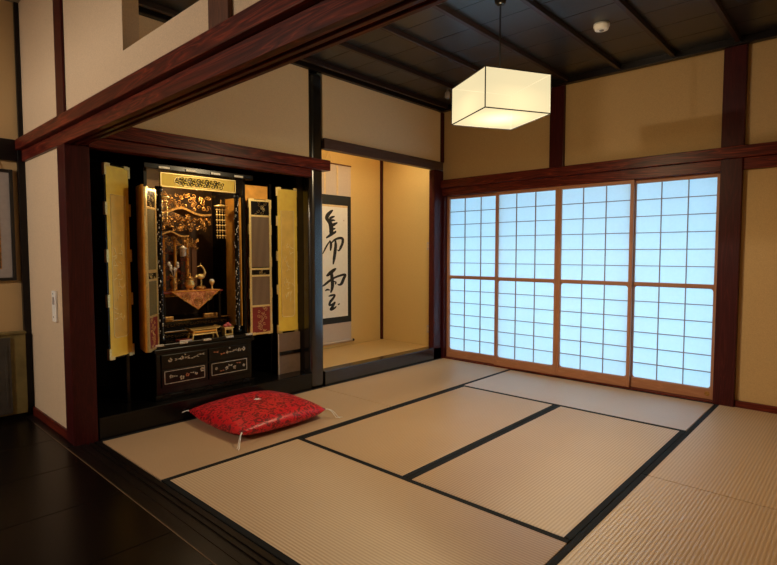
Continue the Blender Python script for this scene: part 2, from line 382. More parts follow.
# hall
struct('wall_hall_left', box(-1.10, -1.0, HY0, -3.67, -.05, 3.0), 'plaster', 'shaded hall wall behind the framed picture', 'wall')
struct('wall_hall_right', box(HX1, HX1+.1, HY0, -3.67, -.05, 3.0), 'plaster_h', 'right wall of the hall', 'wall')
struct('wall_hall_near', box(-1.1, HX1+.1, HY0-.1, HY0, -.05, 3.0), 'plaster_h', 'near wall of the hall', 'wall')
struct('wall_hall_pier', box(3.76, HX1, -3.77, -3.67, -.05, 2.0), 'plaster_h', 'wall pier right of the opening', 'wall')
struct('ceiling_hall', box(-1.1, HX1+.1, HY0-.1, -3.66, 3.0, 3.05), 'hall_ceil', 'ceiling of the hall', 'ceiling')
trim(box(-1.0, -.972, HY0, -3.785, 1.868, 2.022), 'black_y', 'dark rail on the hall wall above the framed picture', 'rail')
trim(box(-1.0, -.955, -3.815, -3.77, -.02, 1.947), 'black_z', 'slim dark corner post beside the framed picture', 'post')
trim(box(-1.0, -.972, -3.80, -3.772, 2.022, 3.0), 'black_z', 'slim dark corner strip above the hall rail', 'post', .002)
struct('baseboard_hall', box(-1.0, -.985, HY0, -3.815, -.02, .05), 'black_y', 'dark skirting of the hall wall', 'baseboard', .002)

# outside: garden strip, and an unseen eave added to dim the upper screens
struct('floor_garden', box(-3, 7, .4, 9, -.5, -.45), 'ground', 'garden ground outside the paper screens', 'ground')
struct('ceiling_shading_eave', box(-1, 4.6, .12, 1.0, 2.2, 2.27), 'eave', 'unseen eave added outside to dim the upper paper screens', 'eave')
# roof above everything
struct('ceiling_roof', box(-1.2, HX1+.1, -3.7, .12, 2.9, 2.95), 'floor_gap', 'roof boards over the tatami room', 'roof')

# ------------------------------------------------------------------ shoji doors
def rrect(y0, y1, z0, z1, r, n=5):
    pts = []
    for cx, cz, a0 in ((y1-r, z0+r, -PI/2), (y1-r, z1-r, 0), (y0+r, z1-r, PI/2), (y0+r, z0+r, PI)):
        for k in range(n+1):
            a = a0+PI/2*k/n; pts.append((cx+r*math.cos(a), cz+r*math.sin(a)))
    return pts
def shoji(idx, x0, x1, y, label):
    d = empty('door_%d' % idx, ((x0+x1)/2, y, .012)); tag(d, label, 'sliding door', 'four paper sliding screens', 'structure')
    w = (x1-x0)/2; H = 1.83; st = .030
    MB().box(-w, -w+st, -.015, .015, 0, H).build('stile', 'cedar_z', d, .002)
    MB().box(w-st, w, -.015, .015, 0, H).build('stile', 'cedar_z', d, .002)
    MB().box(-w+st, w-st, -.0145, .0145, H-.032, H).build('top_rail', 'cedar_x', d, .002)
    MB().box(-w+st, w-st, -.0145, .0145, 0, .085).build('bottom_rail', 'cedar_x', d, .002)
    MB().box(-w+st, w-st, -.0145, .0145, .905, .937).build('middle_rail', 'cedar_x', d, .002)
    a0, a1 = -w+st, w-st
    # lower light: frame with rounded inner corners
    outer = [(a1, .085), (a1, .905), (a0, .905), (a0, .085)]
    inn = rrect(a0+.004, a1-.004, .089, .901, .024)
    mb = MB(); bm = mb.bm
    for ky in (.002,):
        per = len(inn)//4
        for q in range(4):
            oc = outer[q]; oc2 = outer[(q+1) % 4]
            seg = inn[q*per:(q+1)*per]
            vs = [bm.verts.new((oc[0], ky, oc[1]))]+[bm.verts.new((p[0], ky, p[1])) for p in seg][::-1]
            for i in range(1, len(vs)-1): bm.faces.new((vs[0], vs[i], vs[i+1]))
            nx = inn[((q+1)*per) % len(inn)]
            bm.faces.new([bm.verts.new((p[0], ky, p[1])) for p in (oc, oc2, nx, seg[-1])])
    r = bmesh.ops.extrude_face_region(bm, geom=list(bm.faces))
    bmesh.ops.translate(bm, vec=(0, .006, 0), verts=[g for g in r['geom'] if isinstance(g, bmesh.types.BMVert)])
    bmesh.ops.remove_doubles(bm, verts=bm.verts, dist=1e-5)
    mb.build('corner_frame', 'cedar_z', d)
    mb = MB(); t = .0032
    for k in (1, 2):
        xx = a0+(a1-a0)*k/3; mb.box(xx-t, xx+t, -.009, .004, .085, H-.032)
    for k in range(1, 6):
        for z0, z1 in ((.937, H-.032), (.085, .905)):
            zz = z0+(z1-z0)*k/6; mb.box(a0, a1, -.0088, .0038, zz-t, zz+t)
    mb.build('lattice', wood('lattice_%d' % idx, (.30, .18, .13), (.40, .25, .18), 0, rough=.5), d)
    MB().box(a0-.006, a1+.006, .0085, .0093, .08, H-.026).build('paper', 'shoji', d)
    if idx in (4,):
        p = MB(); p.lathe((0, 0, 0), [(.016, 0), (.02, .0012), (.02, .002), (.014, .002), (.012, .0005)], 16)
        p.xf(Matrix.Translation((w-.05, -.0148, .045)) @ Matrix.Rotation(PI/2, 4, 'X')).build('finger_pull', 'gold_d', d)
shoji(1, .032, .712, .068, 'leftmost paper screen door, beside the scroll alcove')
shoji(2, .684, 1.3735, .030, 'second paper screen door from the scroll alcove')
shoji(3, 1.3745, 2.064, .030, 'third paper screen door from the scroll alcove')
shoji(4, 2.04, 2.712, .068, 'rightmost paper screen door, against the thick dark post')

# ------------------------------------------------------------------ tatami mats
def mat_(x0, x1, y0, y1, along, label, z=0.0, th=.052, bd=.032):
    g = .0012
    e = empty('tatami_mat', ((x0+x1)/2, (y0+y1)/2, z-th)); tag(e, label, 'tatami mat', 'tatami mats on the floor' if z == 0 else None)
    hx, hy = (x1-x0)/2-(g if along == 'y' else .003), (y1-y0)/2-(g if along == 'x' else .003)
    if along == 'y':
        box(-hx+bd, hx-bd, -hy, hy, 0, th).build('rush_surface', 'tat_y', e, .002)
        for s in (-1, 1):
            a, b = sorted((s*hx, s*(hx-bd))); box(a, b, -hy, hy, 0, th+.0008).build('border', 'heri', e, .002)
    else:
        box(-hx, hx, -hy+bd, hy-bd, 0, th).build('rush_surface', 'tat_x', e, .002)
        for s in (-1, 1):
            a, b = sorted((s*hy, s*(hy-bd))); box(-hx, hx, a, b, 0, th+.0008).build('border', 'heri', e, .002)
mat_(.0, .91, -3.64, -1.82, 'y', 'straw tatami mat under the red cushion in front of the altar')
mat_(.0, .91, -1.82, 0, 'y', 'straw tatami mat along the foot of the scroll alcove')
mat_(.91, 2.73, -3.64, -2.73, 'x', 'large nearest tatami mat lying along the dark hall threshold')
mat_(.91, 1.82, -2.73, -.91, 'y', 'left one of the two central tatami mats, nearer the alcove')
mat_(1.82, 2.73, -2.73, -.91, 'y', 'right one of the two central tatami mats, beside the wide black double border')
mat_(.91, 2.73, -.91, 0, 'x', 'pale daylit tatami mat lying along the paper screens')
mat_(2.73, 3.64, -1.82, 0, 'y', 'far right tatami mat below the beige wall and thick post')
mat_(2.73, 3.64, -3.64, -1.82, 'y', 'near right tatami mat at the bottom right corner')
trim(box(3.64, 3.76, -3.645, 0, -.055, -.001), 'red_y', 'floor board strip along the right wall', 'floor strip', .002)
# rush mat of the scroll alcove
e = empty('alcove_mat', (-.50, -.93, .10)); tag(e, 'yellowish woven mat covering the raised scroll alcove floor', 'mat')
box(-.385, .38, -.86, .865, 0, .028).build('rush_surface', 'tat_a', e, .002)

# ------------------------------------------------------------------ red cushion
cu = empty('floor_cushion', (.378, -2.71, 0.001)); tag(cu, 'red brocade floor cushion with white corner tassels in front of the altar', 'cushion')
mb = MB(); bm = mb.bm; n = 28; hw, hd = .352, .350
grid = {}
def cush(u, v, s):
    # pinched corners, domed both sides
    pin = 1+.055*(1-abs(u)**2)*abs(v)**3
    pin2 = 1+.055*(1-abs(v)**2)*abs(u)**3
    x = hw*u*pin2; y = hd*v*pin
    e_ = max(0, (1-u*u))**.42*max(0, (1-v*v))**.42
    dim = .022*math.exp(-(u*u+v*v)/.02)
    zt = .058+.102*e_-dim if s > 0 else .056-.055*min(1, e_*1.35)
    corner = (abs(u)*abs(v))**6*.012
    return Vector((x, y, zt+corner+.003*math.sin(9*u+3*v)*e_))
for s in (1, -1):
    for i in range(n+1):
        for j in range(n+1):
            u, v = -1+2*i/n, -1+2*j/n
            u = math.copysign(abs(u)**.75, u); v = math.copysign(abs(v)**.75, v)
            edge = i in (0, n) or j in (0, n)
            if s < 0 and edge: grid[s, i, j] = grid[1, i, j]
            else: grid[s, i, j] = bm.verts.new(cush(u, v, s))
for s in (1, -1):
    for i in range(n):
        for j in range(n):
            f = [grid[s, i, j], grid[s, i+1, j], grid[s, i+1, j+1], grid[s, i, j+1]]
            bm.faces.new(f if s > 0 else f[::-1])
mb.build('cover', 'brocade', cu, 0, True)
for sx, sy in ((-1, -1), (1, -1), (1, 1), (-1, 1)):
    c = Vector((sx*hw*.985, sy*hd*.985, .066)); mb = MB()
    for k in range(2):
        a = math.atan2(sy, sx)+(k-.5)*.14; L = .066+.014*k
        d = Vector((math.cos(a), math.sin(a), 0)); pts = []
        for t in (0, .2, .45, .7, 1.0):
            pts.append(c+d*L*t*1.2+Vector((0, 0, .012*math.sin(t*PI)-.060*t**1.6)))
        pts.append(pts[-1]+d*.03+Vector((0, 0, -.0005)))
        for q in pts: q.z = max(q.z, .003)
        mb.tube(pts, .0026, 5)
    mb.ball(c+Vector((sx*.004, sy*.004, .002)), .006)
    tag(mb.build('tassel', 'cord', cu, 0, True), 'white cord tassel')
mb = MB()
for k in range(6):
    a = k*PI/3; d = Vector((math.cos(a), math.sin(a), 0))
    mb.tube([Vector((0, 0, .140)), d*.012+Vector((0, 0, .148)), d*.026+Vector((0, 0, .146))], .0032, 5)
mb.ball((0, 0, .144), .009)
tag(mb.build('centre_knot', 'cord', cu, 0, True), 'white centre knot')

# ------------------------------------------------------------------ pendant lamp
pl = empty('pendant_lamp', (1.842, -1.865, 0)); tag(pl, 'square cream paper pendant lamp hanging from the dark ceiling', 'pendant lamp')
ang = math.atan2(.40, .22)                   # direction of one lower edge
ZB, ZT, S = 2.05, 2.283, .222
sh = MB(); bm = sh.bm
ca, sa = math.cos(ang), math.sin(ang)
def L(u, v, z): return Vector((u*ca-v*sa, u*sa+v*ca, z))
cn = [(-1, -1), (1, -1), (1, 1), (-1, 1)]
vb = [bm.verts.new(L(S*a, S*b, ZB+.002)) for a, b in cn]; vt = [bm.verts.new(L(S*a, S*b, ZT)) for a, b in cn]
for i in range(4): bm.faces.new((vb[i], vb[(i+1) % 4], vt[(i+1) % 4], vt[i]))
bm.faces.new(vb[::-1]); bm.faces.new(vt)
shade = sh.build('shade', 'shade', pl)
for i in range(4):
    for z in (ZB, ZT):
        a, b = cn[i], cn[(i+1) % 4]
        MB().tube([L(S*a[0]*1.004, S*a[1]*1.004, z), L(S*b[0]*1.004, S*b[1]*1.004, z)], .0035, 6).build('frame_bar', 'ink', shade)
    MB().tube([L(S*cn[i][0]*1.004, S*cn[i][1]*1.004, ZB), L(S*cn[i][0]*1.004, S*cn[i][1]*1.004, ZT)], .0035, 6).build('frame_bar', 'ink', shade)
MB().tube([(0, 0, ZT+.001), (0, 0, 2.755)], .0055, 8).build('cable', 'ink', pl)
MB().lathe((0, 0, 0), [(.006, 2.752), (.022, 2.756), (.034, 2.768), (.038, 2.785), (.038, CEIL-.0005)], 24).build('ceiling_rose', 'lacquer', pl, 0, True)
for u, v in ((.05, .05), (-.05, .05), (.05, -.05), (-.05, -.05)):
    ld = bpy.data.lights.new('lamp_bulb', 'POINT'); ld.energy = 78; ld.color = (1, .78, .48); ld.shadow_soft_size = .03
    lo = bpy.data.objects.new('lamp_bulb', ld); COL.objects.link(lo); lo.location = Vector((1.842, -1.865, 0))+L(u, v, ZB+.10)

ld = bpy.data.lights.new('lamp_downlight', 'AREA'); ld.shape = 'DISK'; ld.size = .16; ld.energy = 630; ld.color = (1, .82, .55)
lo = bpy.data.objects.new('lamp_downlight', ld); COL.objects.link(lo); lo.location = (1.842, -1.865, ZB+.15)

# smoke detector and corner sensor
sd = empty('smoke_detector', (2.135, -.98, CEIL)); tag(sd, 'round white smoke detector on the dark ceiling', 'smoke detector')
MB().lathe((0, 0, 0), [(.036, -.044), (.046, -.040), (.050, -.026), (.055, -.020), (.055, -.0005)], 24).build('housing', 'white', sd, 0, True)
MB().lathe((0, 0, 0), [(.014, -.048), (.017, -.0445)], 16).build('sensor_cap', 'grey', sd)
q = ray(447.5, 98, 2, 2.745)
cs = empty('ceiling_spotlight', (q.x, q.y, CEIL)); tag(cs, 'small grey can fitting on the ceiling in the far corner', 'spotlight')
MB().lathe((0, 0, 0), [(.022, -.085), (.025, -.083), (.026, -.03), (.012, -.026), (.012, -.0005)], 18).build('can', 'mount', cs, 0, True)
MB().lathe((0, 0, 0), [(.017, -.0875), (.018, -.0852)], 16).build('lens', 'grey', cs)

# ------------------------------------------------------------------ hanging scroll
XS = -.885
sc = empty('hanging_scroll', (XS, -.86, .13)); tag(sc, 'calligraphy hanging scroll on the ochre alcove wall', 'hanging scroll')
def sb(y0, y1, z0, z1, x0, x1): return box(x0, x1, y0+.86, y1+.86, z0-.13, z1-.13)
sb(-1.13, -.592, .185, 2.20, .0, .004).build('mounting_silk', 'scroll_g', sc)
sb(-1.13, -.592, .40, 1.855, .0045, .007).build('brocade_border', 'scroll_k', sc)
sb(-1.072, -.648, .472, 1.745, .0075, .009).build('paper', 'paper_s', sc)
sb(-1.072, -.648, 1.722, 1.745, .0095, .0100).build('edge_strip', 'strip', sc)
for yy in (-.985, -.80): sb(yy-.014, yy+.014, 1.86, 2.19, .0046, .006).build('streamer', 'strip', sc)
r = MB().tube([(.012, -.28, .05), (.012, .275, .05)], .014, 12).build('roller', 'scroll_g', sc, 0, True)
for s in (-1, 1):
    MB().tube([(.012, s*.276, .05), (.012, s*.292, .05), (.012, s*.303, .05)], [.012, .016, .014], 12).build('knob', 'lacquer', r)
MB().tube([(.008, -.272, 2.075), (.008, .27, 2.075)], .008, 8).build('top_bar', 'brownwood', sc)
MB().tube([(.008, -.13, 2.078), (.012, -.06, 2.2), (.008, .0, 2.078)], .0025, 6).build('hanging_cord', 'strip', sc)
# brush strokes: (px, py, width px) read on the scroll face
A_ = lambda pts: [(318+x/8.69, 200+y/8.69, w/8.69) for x, y, w in pts]
B_ = lambda pts: [(318+x/8.69, 260+y/8.69, w/8.69) for x, y, w in pts]
STROKES = [A_([(130, 88, 8), (112, 102, 22), (86, 130, 30), (76, 158, 26), (92, 180, 30), (108, 205, 34), (116, 245, 34), (114, 285, 30), (104, 300, 16)]),
           A_([(100, 165, 20), (122, 150, 20), (146, 142, 8)]), A_([(105, 230, 24), (140, 212, 24), (170, 196, 8)]),
           A_([(70, 330, 10), (92, 316, 18), (120, 296, 24), (148, 280, 18), (158, 268, 6)]),
           A_([(110, 180, 22), (132, 175, 16), (150, 180, 6)]), A_([(118, 255, 22), (142, 250, 14), (152, 244, 6)]),
           A_([(40, 470, 5), (62, 425, 13), (84, 385, 12), (108, 352, 8)]), A_([(100, 352, 7), (112, 375, 20), (112, 410, 18), (108, 442, 8)]),
           A_([(108, 385, 8), (140, 350, 15), (180, 332, 20), (212, 336, 22), (214, 370, 20), (198, 412, 20), (182, 440, 12), (168, 432, 5)]),
           A_([(150, 345, 10), (154, 390, 22), (148, 450, 24), (140, 510, 22), (132, 560, 8)]),
           B_([(158, 72, 8), (138, 88, 26), (108, 112, 30), (84, 132, 22), (70, 138, 6)]), B_([(118, 115, 22), (122, 160, 26), (126, 210, 26), (122, 250, 22), (110, 285, 10)]),
           B_([(30, 235, 6), (62, 212, 18), (95, 185, 20), (140, 156, 16), (190, 136, 18), (236, 128, 20), (222, 165, 24), (204, 205, 24), (182, 216, 14), (170, 208, 5)]),
           B_([(138, 185, 6), (155, 195, 14), (150, 212, 8)]), B_([(62, 268, 8), (80, 258, 16), (104, 262, 8)]),
           B_([(92, 315, 8), (115, 308, 18), (146, 305, 14), (130, 335, 20), (108, 362, 20), (100, 392, 16), (128, 384, 16), (148, 366, 12), (132, 396, 20), (112, 430, 22), (140, 420, 18), (160, 402, 8)]),
           B_([(172, 388, 7), (182, 384, 12), (188, 376, 4)])]
mb = MB(); bm = mb.bm
for si, st in enumerate(STROKES):
    P = [(ray(a, b, 0, XS+.010), w) for a, b, w in st]; fine = []
    for i in range(len(P)-1):
        p0, p1, p2, p3 = P[max(i-1, 0)], P[i], P[i+1], P[min(i+2, len(P)-1)]
        for k in range(5):
            t = k/5
            cr = lambda a, b, c, d: .5*((2*b)+(-a+c)*t+(2*a-5*b+4*c-d)*t*t+(-a+3*b-3*c+d)*t*t*t)
            fine.append((cr(p0[0].y, p1[0].y, p2[0].y, p3[0].y), cr(p0[0].z, p1[0].z, p2[0].z, p3[0].z), p1[1]*(1-t)+p2[1]*t))
    fine.append((P[-1][0].y, P[-1][0].z, P[-1][1])); prev = None
    xo = .0094+.00003*si
    for i, (yy, zz, w) in enumerate(fine):
        a, b = fine[max(i-1, 0)], fine[min(i+1, len(fine)-1)]
        t = Vector((b[0]-a[0], b[1]-a[1])); t = t.normalized() if t.length > 1e-7 else Vector((1, 0)); nn = Vector((-t.y, t.x))*w*.0061
        cur = [bm.verts.new((xo, yy+.86+s*nn.x*1.4, zz-.13+s*nn.y)) for s in (1, -1)]
        if prev: bm.faces.new((prev[0], prev[1], cur[1], cur[0]))
        prev = cur
tag(mb.build('brush_writing', 'ink', sc), 'black brush characters')
MB().box(.0094, .0098, .150, .158, 1.44, 1.452).build('seal', 'redlac', sc)

# alcove socket plates
for (px, py), lab in (((429, 246), 'small upper socket plate on the right alcove wall'), ((429, 329), 'small lower socket plate on the right alcove wall')):
    q = ray(px, py, 1, -.06)
    e = empty('socket_plate', (q.x-.01, -.06, q.z-.045)); tag(e, lab, 'socket')
    box(-.02, .02, -.006, -.0003, 0, .09).build('plate', 'scroll_g', e, .002)
    box(-.010, .010, -.0075, -.0055, .025, .065).build('insert', 'strip', e, .001)

# ------------------------------------------------------------------ Buddhist altar
AY = -2.82                                   # centre of the altar across
al = empty('buddhist_altar', (-.12, AY, .141)); tag(al, 'tall black and gold Buddhist household altar with its folding doors open', 'altar')
def ab(x0, x1, y0, y1, z0, z1): return box(x0, x1, y0, y1, z0-.141, z1-.141)   # x rel. to front, y rel. to centre
def la(v): return Vector((v.x+.12, v.y-AY, v.z-.141))
def aray(px, py, X): return la(ray(px, py, 0, X))
# base cabinet
bc = ab(-.60, -.012, -.395, .395, .141, .50).build('base_cabinet', 'lacquer', al, .006)
MB().box(-.61, .004, -.41, .41, 0, .035).build('plinth', 'lacquer', bc, .005)
MB().box(-.61, .006, -.412, .412, .345, .372).build('top_board', 'lacquer', bc, .005)
def inlay(mb_w, mb_o, y0, y1, z0, z1, x, n, rnd):
    for k in range(n):
        cy = y0+(y1-y0)*(k+.5)/n+rnd.uniform(-.01, .01); cz = (z0+z1)/2+rnd.uniform(-.3, .3)*(z1-z0)
        kind = rnd.random(); tgt = mb_o if rnd.random() < .3 else mb_w; s = rnd.uniform(.007, .012)
        if kind < .55:                       # five-petalled flower
            for q in range(5):
                a = q*2*PI/5+rnd.random(); tgt.ball((x, cy+s*math.cos(a), cz+s*math.sin(a)), s*.62, .15, 1, 1, 8)
        else:                                # spray of leaves
            for q in range(4):
                a = rnd.uniform(-.8, .8)+(0 if q % 2 else PI); d = Vector((0, math.cos(a), math.sin(a)*.6))
                p = Vector((x, cy, cz)); tgt.tube([p, p+d*s*1.2, p+d*s*2.3], [.001, .0034, .0006], 5)
rnd = random.Random(3)
for z0, z1, rows, nm in ((.385, .465, 'flower', 'upper_drawer'), (.245, .355, 'framed', 'lower_drawer')):
    for y0, y1 in ((-.36, -.008), (.008, .36)):
        d = ab(-.02, -.001, y0, y1, z0-.02, z1+.002).build('drawer', 'lacquer', al, .003)
        w_, o_ = MB(), MB()
        inlay(w_, o_, y0+.05, y1-.03, z0-.141+.02, z1-.141-.02, .0005, 7, rnd)
        w_.build('shell_inlay', 'shell', d); o_.build('orange_inlay', 'inlay_o', d)
        if rows == 'framed':
            mb = MB(); a, b, c, e_ = y0+.02, y1-.02, z0-.141+.008, z1-.141-.008; t = .0035
            mb.box(-.001, .002, a, b, c, c+t).box(-.001, .002, a, b, e_-t, e_).box(-.001, .002, a, a+t, c, e_).box(-.001, .002, b-t, b, c, e_)
            mb.build('inlaid_border', 'silver', d)
        else:
            MB().ball((.004, (y0+y1)/2, z1-.141-.012), .006).build('knob', 'silver', d)
for k in range(5):
    yy = -.33+.165*k
    MB().prism([(.0005, yy-.035, .012), (.0005, yy+.035, .012), (.0005, yy+.028, .03), (.0005, yy+.01, .04), (.0005, yy-.01, .04), (.0005, yy-.028, .03)], (.0055, 0, 0)).build('apron_carving', 'black_y', bc)
# deck with metal corner plates
dk = ab(-.60, -.005, -.405, .405, .514, .545).build('deck', 'lacquer', al, .004)
for yy in (-.37, -.19, 0, .19, .37):
    MB().box(-.02, .0012, yy-.032, yy+.032, .545-.141-.012, .545-.141+.0015).build('deck_plate', 'silver', dk, .001)
# body
for s in (-1, 1):
    ab(-.60, -.10, s*.40-.012, s*.40+.012, .545, 1.83).build('side_panel', 'lacquer', al, .002)
ab(-.61, -.60, -.41, .41, .545, 1.83).build('back_panel', simple('dim_gilt_back', (.05, .025, .012), .5, metal=.3), al)
ab(-.62, -.02, -.44, .44, 1.80, 1.84).build('cornice', 'lacquer', al, .004)
for k in range(4): box(-.021, -.012, -.30+k*.2-.04, -.30+k*.2+.04, 1.806-.141, 1.822-.141).build('cornice_fitting', 'silver', al, .001)
# gilt transom
tr = ab(-.09, -.075, -.305, .305, 1.685, 1.79).build('gilt_transom', 'gold', al, .002)
ov = []
for k in range(28):
    a = 2*PI*k/28; c, s_ = math.cos(a), math.sin(a)
    ov.append((-.0745, .20*math.copysign(abs(c)**.6, c), 1.737-.141+.037*math.copysign(abs(s_)**.7, s_)))
MB().prism(ov, (.002, 0, 0)).build('oval_panel', 'gold', tr)
MB().tube([(-.0725, a[1], a[2]) for a in ov]+[(-.0725, ov[0][1], ov[0][2])], .003, 6).build('oval_rim', 'gold_b', tr)
mb = MB(); rd = random.Random(11)
for k in range(34):
    cy = -.185+.37*k/33; cz = 1.737-.141+.020*math.sin(k*2.1); pts = []
    for q in range(9):
        a = q*.75+k; rr = .004+.0017*q; pts.append((-.071, cy+rr*math.cos(a), cz+rr*.9*math.sin(a)))
    mb.tube(pts, .0034, 5)
tag(mb.build('openwork_carving', 'lacquer', tr), 'black scrollwork on the gilt oval')
mb = MB()
for z in (1.690, 1.785): mb.box(-.078, -.068, -.305, .305, z-.141-.004, z-.141+.004)
mb.box(-.078, -.068, -.305, -.297, 1.69-.141, 1.785-.141).box(-.078, -.068, .297, .305, 1.69-.141, 1.785-.141); mb.build('rim', 'gold_b', tr, .001)
# front columns, ringed and flecked with metal
for s in (-1, 1):
    c = MB().lathe((-.08, s*.315, 0), [(.026, .404), (.026, .43), (.018, .44), (.018, 1.50), (.026, 1.51), (.026, 1.545)], 14).build('column', 'lacquer', al, 0, True)
    rd = random.Random(20+s); mb = MB()
    for k in range(60):
        z = .44+1.05*(k+rd.random()*.7)/60; a = rd.uniform(-1.9, .7)
        mb.ball((-.08+.0182*math.cos(a), s*.315+.0182*math.sin(a), z), rd.uniform(.0024, .0055), .7, 1, rd.uniform(.8, 2.2), 6)
    mb.build('column_fitting', 'silver', c)
# inner jambs of orange gilt
for s in (-1, 1):
    ab(-.34, -.11, s*.372-.004, s*.372+.004, .60, 1.66).build('gilt_jamb', 'gold_o', al)

def leaf(hinge, free, z0, z1, kind, nm):
    """one door leaf between two plan points, its face towards the room"""
    h, f = Vector((*hinge, 0)), Vector((*free, 0)); d = (f-h); w = d.length; d.normalize()
    nrm = Vector((-d.y, d.x, 0))
    if nrm.dot(CAM-h) < 0: nrm = -nrm
    mt = Matrix(((d.x, nrm.x, 0, h.x+.12), (d.y, nrm.y, 0, h.y-AY), (0, 0, 1, z0-.141), (0, 0, 0, 1)))
    H = z1-z0; T = .012
    fr = {'gold': 'lacquer', 'reed': 'gold_b', 'gauze': 'gold_b', 'orange': 'gold_o', 'gold_plain': 'lacquer'}[kind]
    root = box(0, w, -T, 0, 0, H).xf(mt).build(nm, fr if kind != 'reed' else 'lacquer', al, .0015)
    if kind in ('gold', 'gold_plain', 'orange'):
        face = 'gold' if kind != 'orange' else 'gold_o'
        box(.012, w-.012, .0, .0035, .012, H-.012).xf(mt).build('gilt_panel', face, root, .001)
    if kind == 'gold':
        box(.045, w-.045, .0034, .0042, .14, H-.20).xf(mt).build('inner_field', 'gold_f', root)
        mb = MB(); a, b, c, e_ = .045, w-.045, .14, H-.20
        pts = [(a, c+.02), (a+.02, c), (b-.02, c), (b, c+.02), (b, e_-.0), (b-.0, e_), (a, e_), (a, c+.02)]
        mb.tube([(p[0], .0035, p[1]) for p in pts], .0035, 6)
        mb.xf(mt).build('raised_border', 'gold_w', root, 0, True)
        mb = MB(); rd = random.Random(int(w*1e5))
        for g in range(4):                   # raised characters
            cz = c+.62*(e_-c)-g*.60*(e_-c)/4; cx = w/2
            for q in range(7):
                p = Vector((cx+rd.uniform(-.032, .032), .0045, cz+rd.uniform(-.05, .05))); pts = [p]
                a0 = rd.choice((0, PI/2, -.8, .9))+rd.uniform(-.4, .4)
                for t in range(4):
                    a0 += rd.uniform(-.7, .7); p = p+Vector((math.cos(a0)*.011, 0, math.sin(a0)*.013))
                    p.x = min(max(p.x, .05), w-.05); pts.append(p)
                mb.tube(pts, [.0015, .0038, .0042, .0034, .0012], 5)
        mb.xf(mt).build('raised_writing', 'gold_w', root, 0, True)
    if kind in ('reed', 'gauze'):
        mb = MB(); t = .020
        mb.box(0, t, 0, .006, 0, H).box(w-t, w, 0, .006, 0, H)
        for z in (0, H*.205, H*.43, H*.48-.0, H*.87, H-t): mb.box(t, w-t, 0, .0055, z, z+t*.8)
        mb.xf(mt).build('gilt_frame', 'gold_b', root, .001)
        for z_a, z_b in ((H*.205, H*.43), (H*.49, H*.87)):
            o = box(t, w-t, -.001, .002, z_a+.012, z_b).xf(mt).build('reed_screen' if kind == 'reed' else 'gauze_panel', kind, root)
            me = o.data; uvl = me.uv_layers.new(name='uv')
            for lp in me.loops:
                v = me.vertices[lp.vertex_index].co-mt.translation; uvl.data[lp.index].uv = (v.dot(d), v.z)
        for z_a, z_b, mm in ((0, H*.205, 'redlac'), (H*.43, H*.48, 'lacquer'), (H*.87, H-t, 'lacquer')):
            o = box(t, w-t, -.001, .002, z_a+.012, z_b).xf(mt).build('carved_panel', mm, root)
            mb = MB(); rd = random.Random(int(z_a*1000)); nk = max(3, int((z_b-z_a)/.012))
            for k in range(nk):
                cx = t+(w-2*t)*(.2+.6*rd.random()); cz = z_a+.018+(z_b-z_a-.02)*(k+.5)/nk; pts = []
                for q in range(8):
                    a = q*.8+k; rr = .004+.0022*q; pts.append((min(max(cx+rr*math.cos(a), t+.004), w-t-.004), .003, cz+rr*.7*math.sin(a)))
                mb.tube(pts, .0018, 5)
            mb.xf(mt).build('carving', 'gold_b', o)
    # metal corner and edge plates
    p = .026
    if kind != 'orange':
        for z in (.0, H*.27, H*.5, H*.74, H-.075):
            for x0, x1 in ((-.003, p*.55), (w-p*.55, w+.003)):
                f_ = MB().box(x0, x1, -T-.001, .0065, z, z+(.075 if z in (0, H-.075) else .085))
                if z == 0: xa, xb = (x1, p*1.8) if x0 < 0 else (w-p*1.8, x0); f_.box(xa, xb, -T-.001, .0065, -.003, .02)
                if z == H-.075: xa, xb = (x1, p*1.8) if x0 < 0 else (w-p*1.8, x0); f_.box(xa, xb, -T-.001, .0065, H-.02, H+.003)
                f_.xf(mt).build('metal_fitting', 'gold_b', root)
    return root
def yx(px, X): return ray(px, 250, 0, X).y
# right side: gauze-and-reed inner leaf, dark folded leaf, gilded outer leaf
leaf((-.20, -2.392), (-.185, -2.185), .515, 1.655, 'reed', 'inner_door')
leaf((-.27, -2.395), (-.25, -2.170), .50, 1.775, 'orange', 'folded_door')
leaf((-.22, -2.105), (-.195, -1.888), .497, 1.775, 'gold', 'outer_door')
# left side
leaf((-.17, -3.175), (-.03, -3.305), .52, 1.655, 'gauze', 'inner_door')
leaf((-.215, -3.290), (-.035, -3.325), .52, 1.67, 'orange', 'folded_door')
leaf((-.17, -3.352), (-.065, -3.548), .497, 1.79, 'gold', 'outer_door')
# hinge posts that carry the folded outer leaves
for y in (-3.36, -2.14):
    box(-.16+.0, -.13+.0, y-AY-.012, y-AY+.012, 0, 1.66).build('door_post', 'lacquer', al, .002)

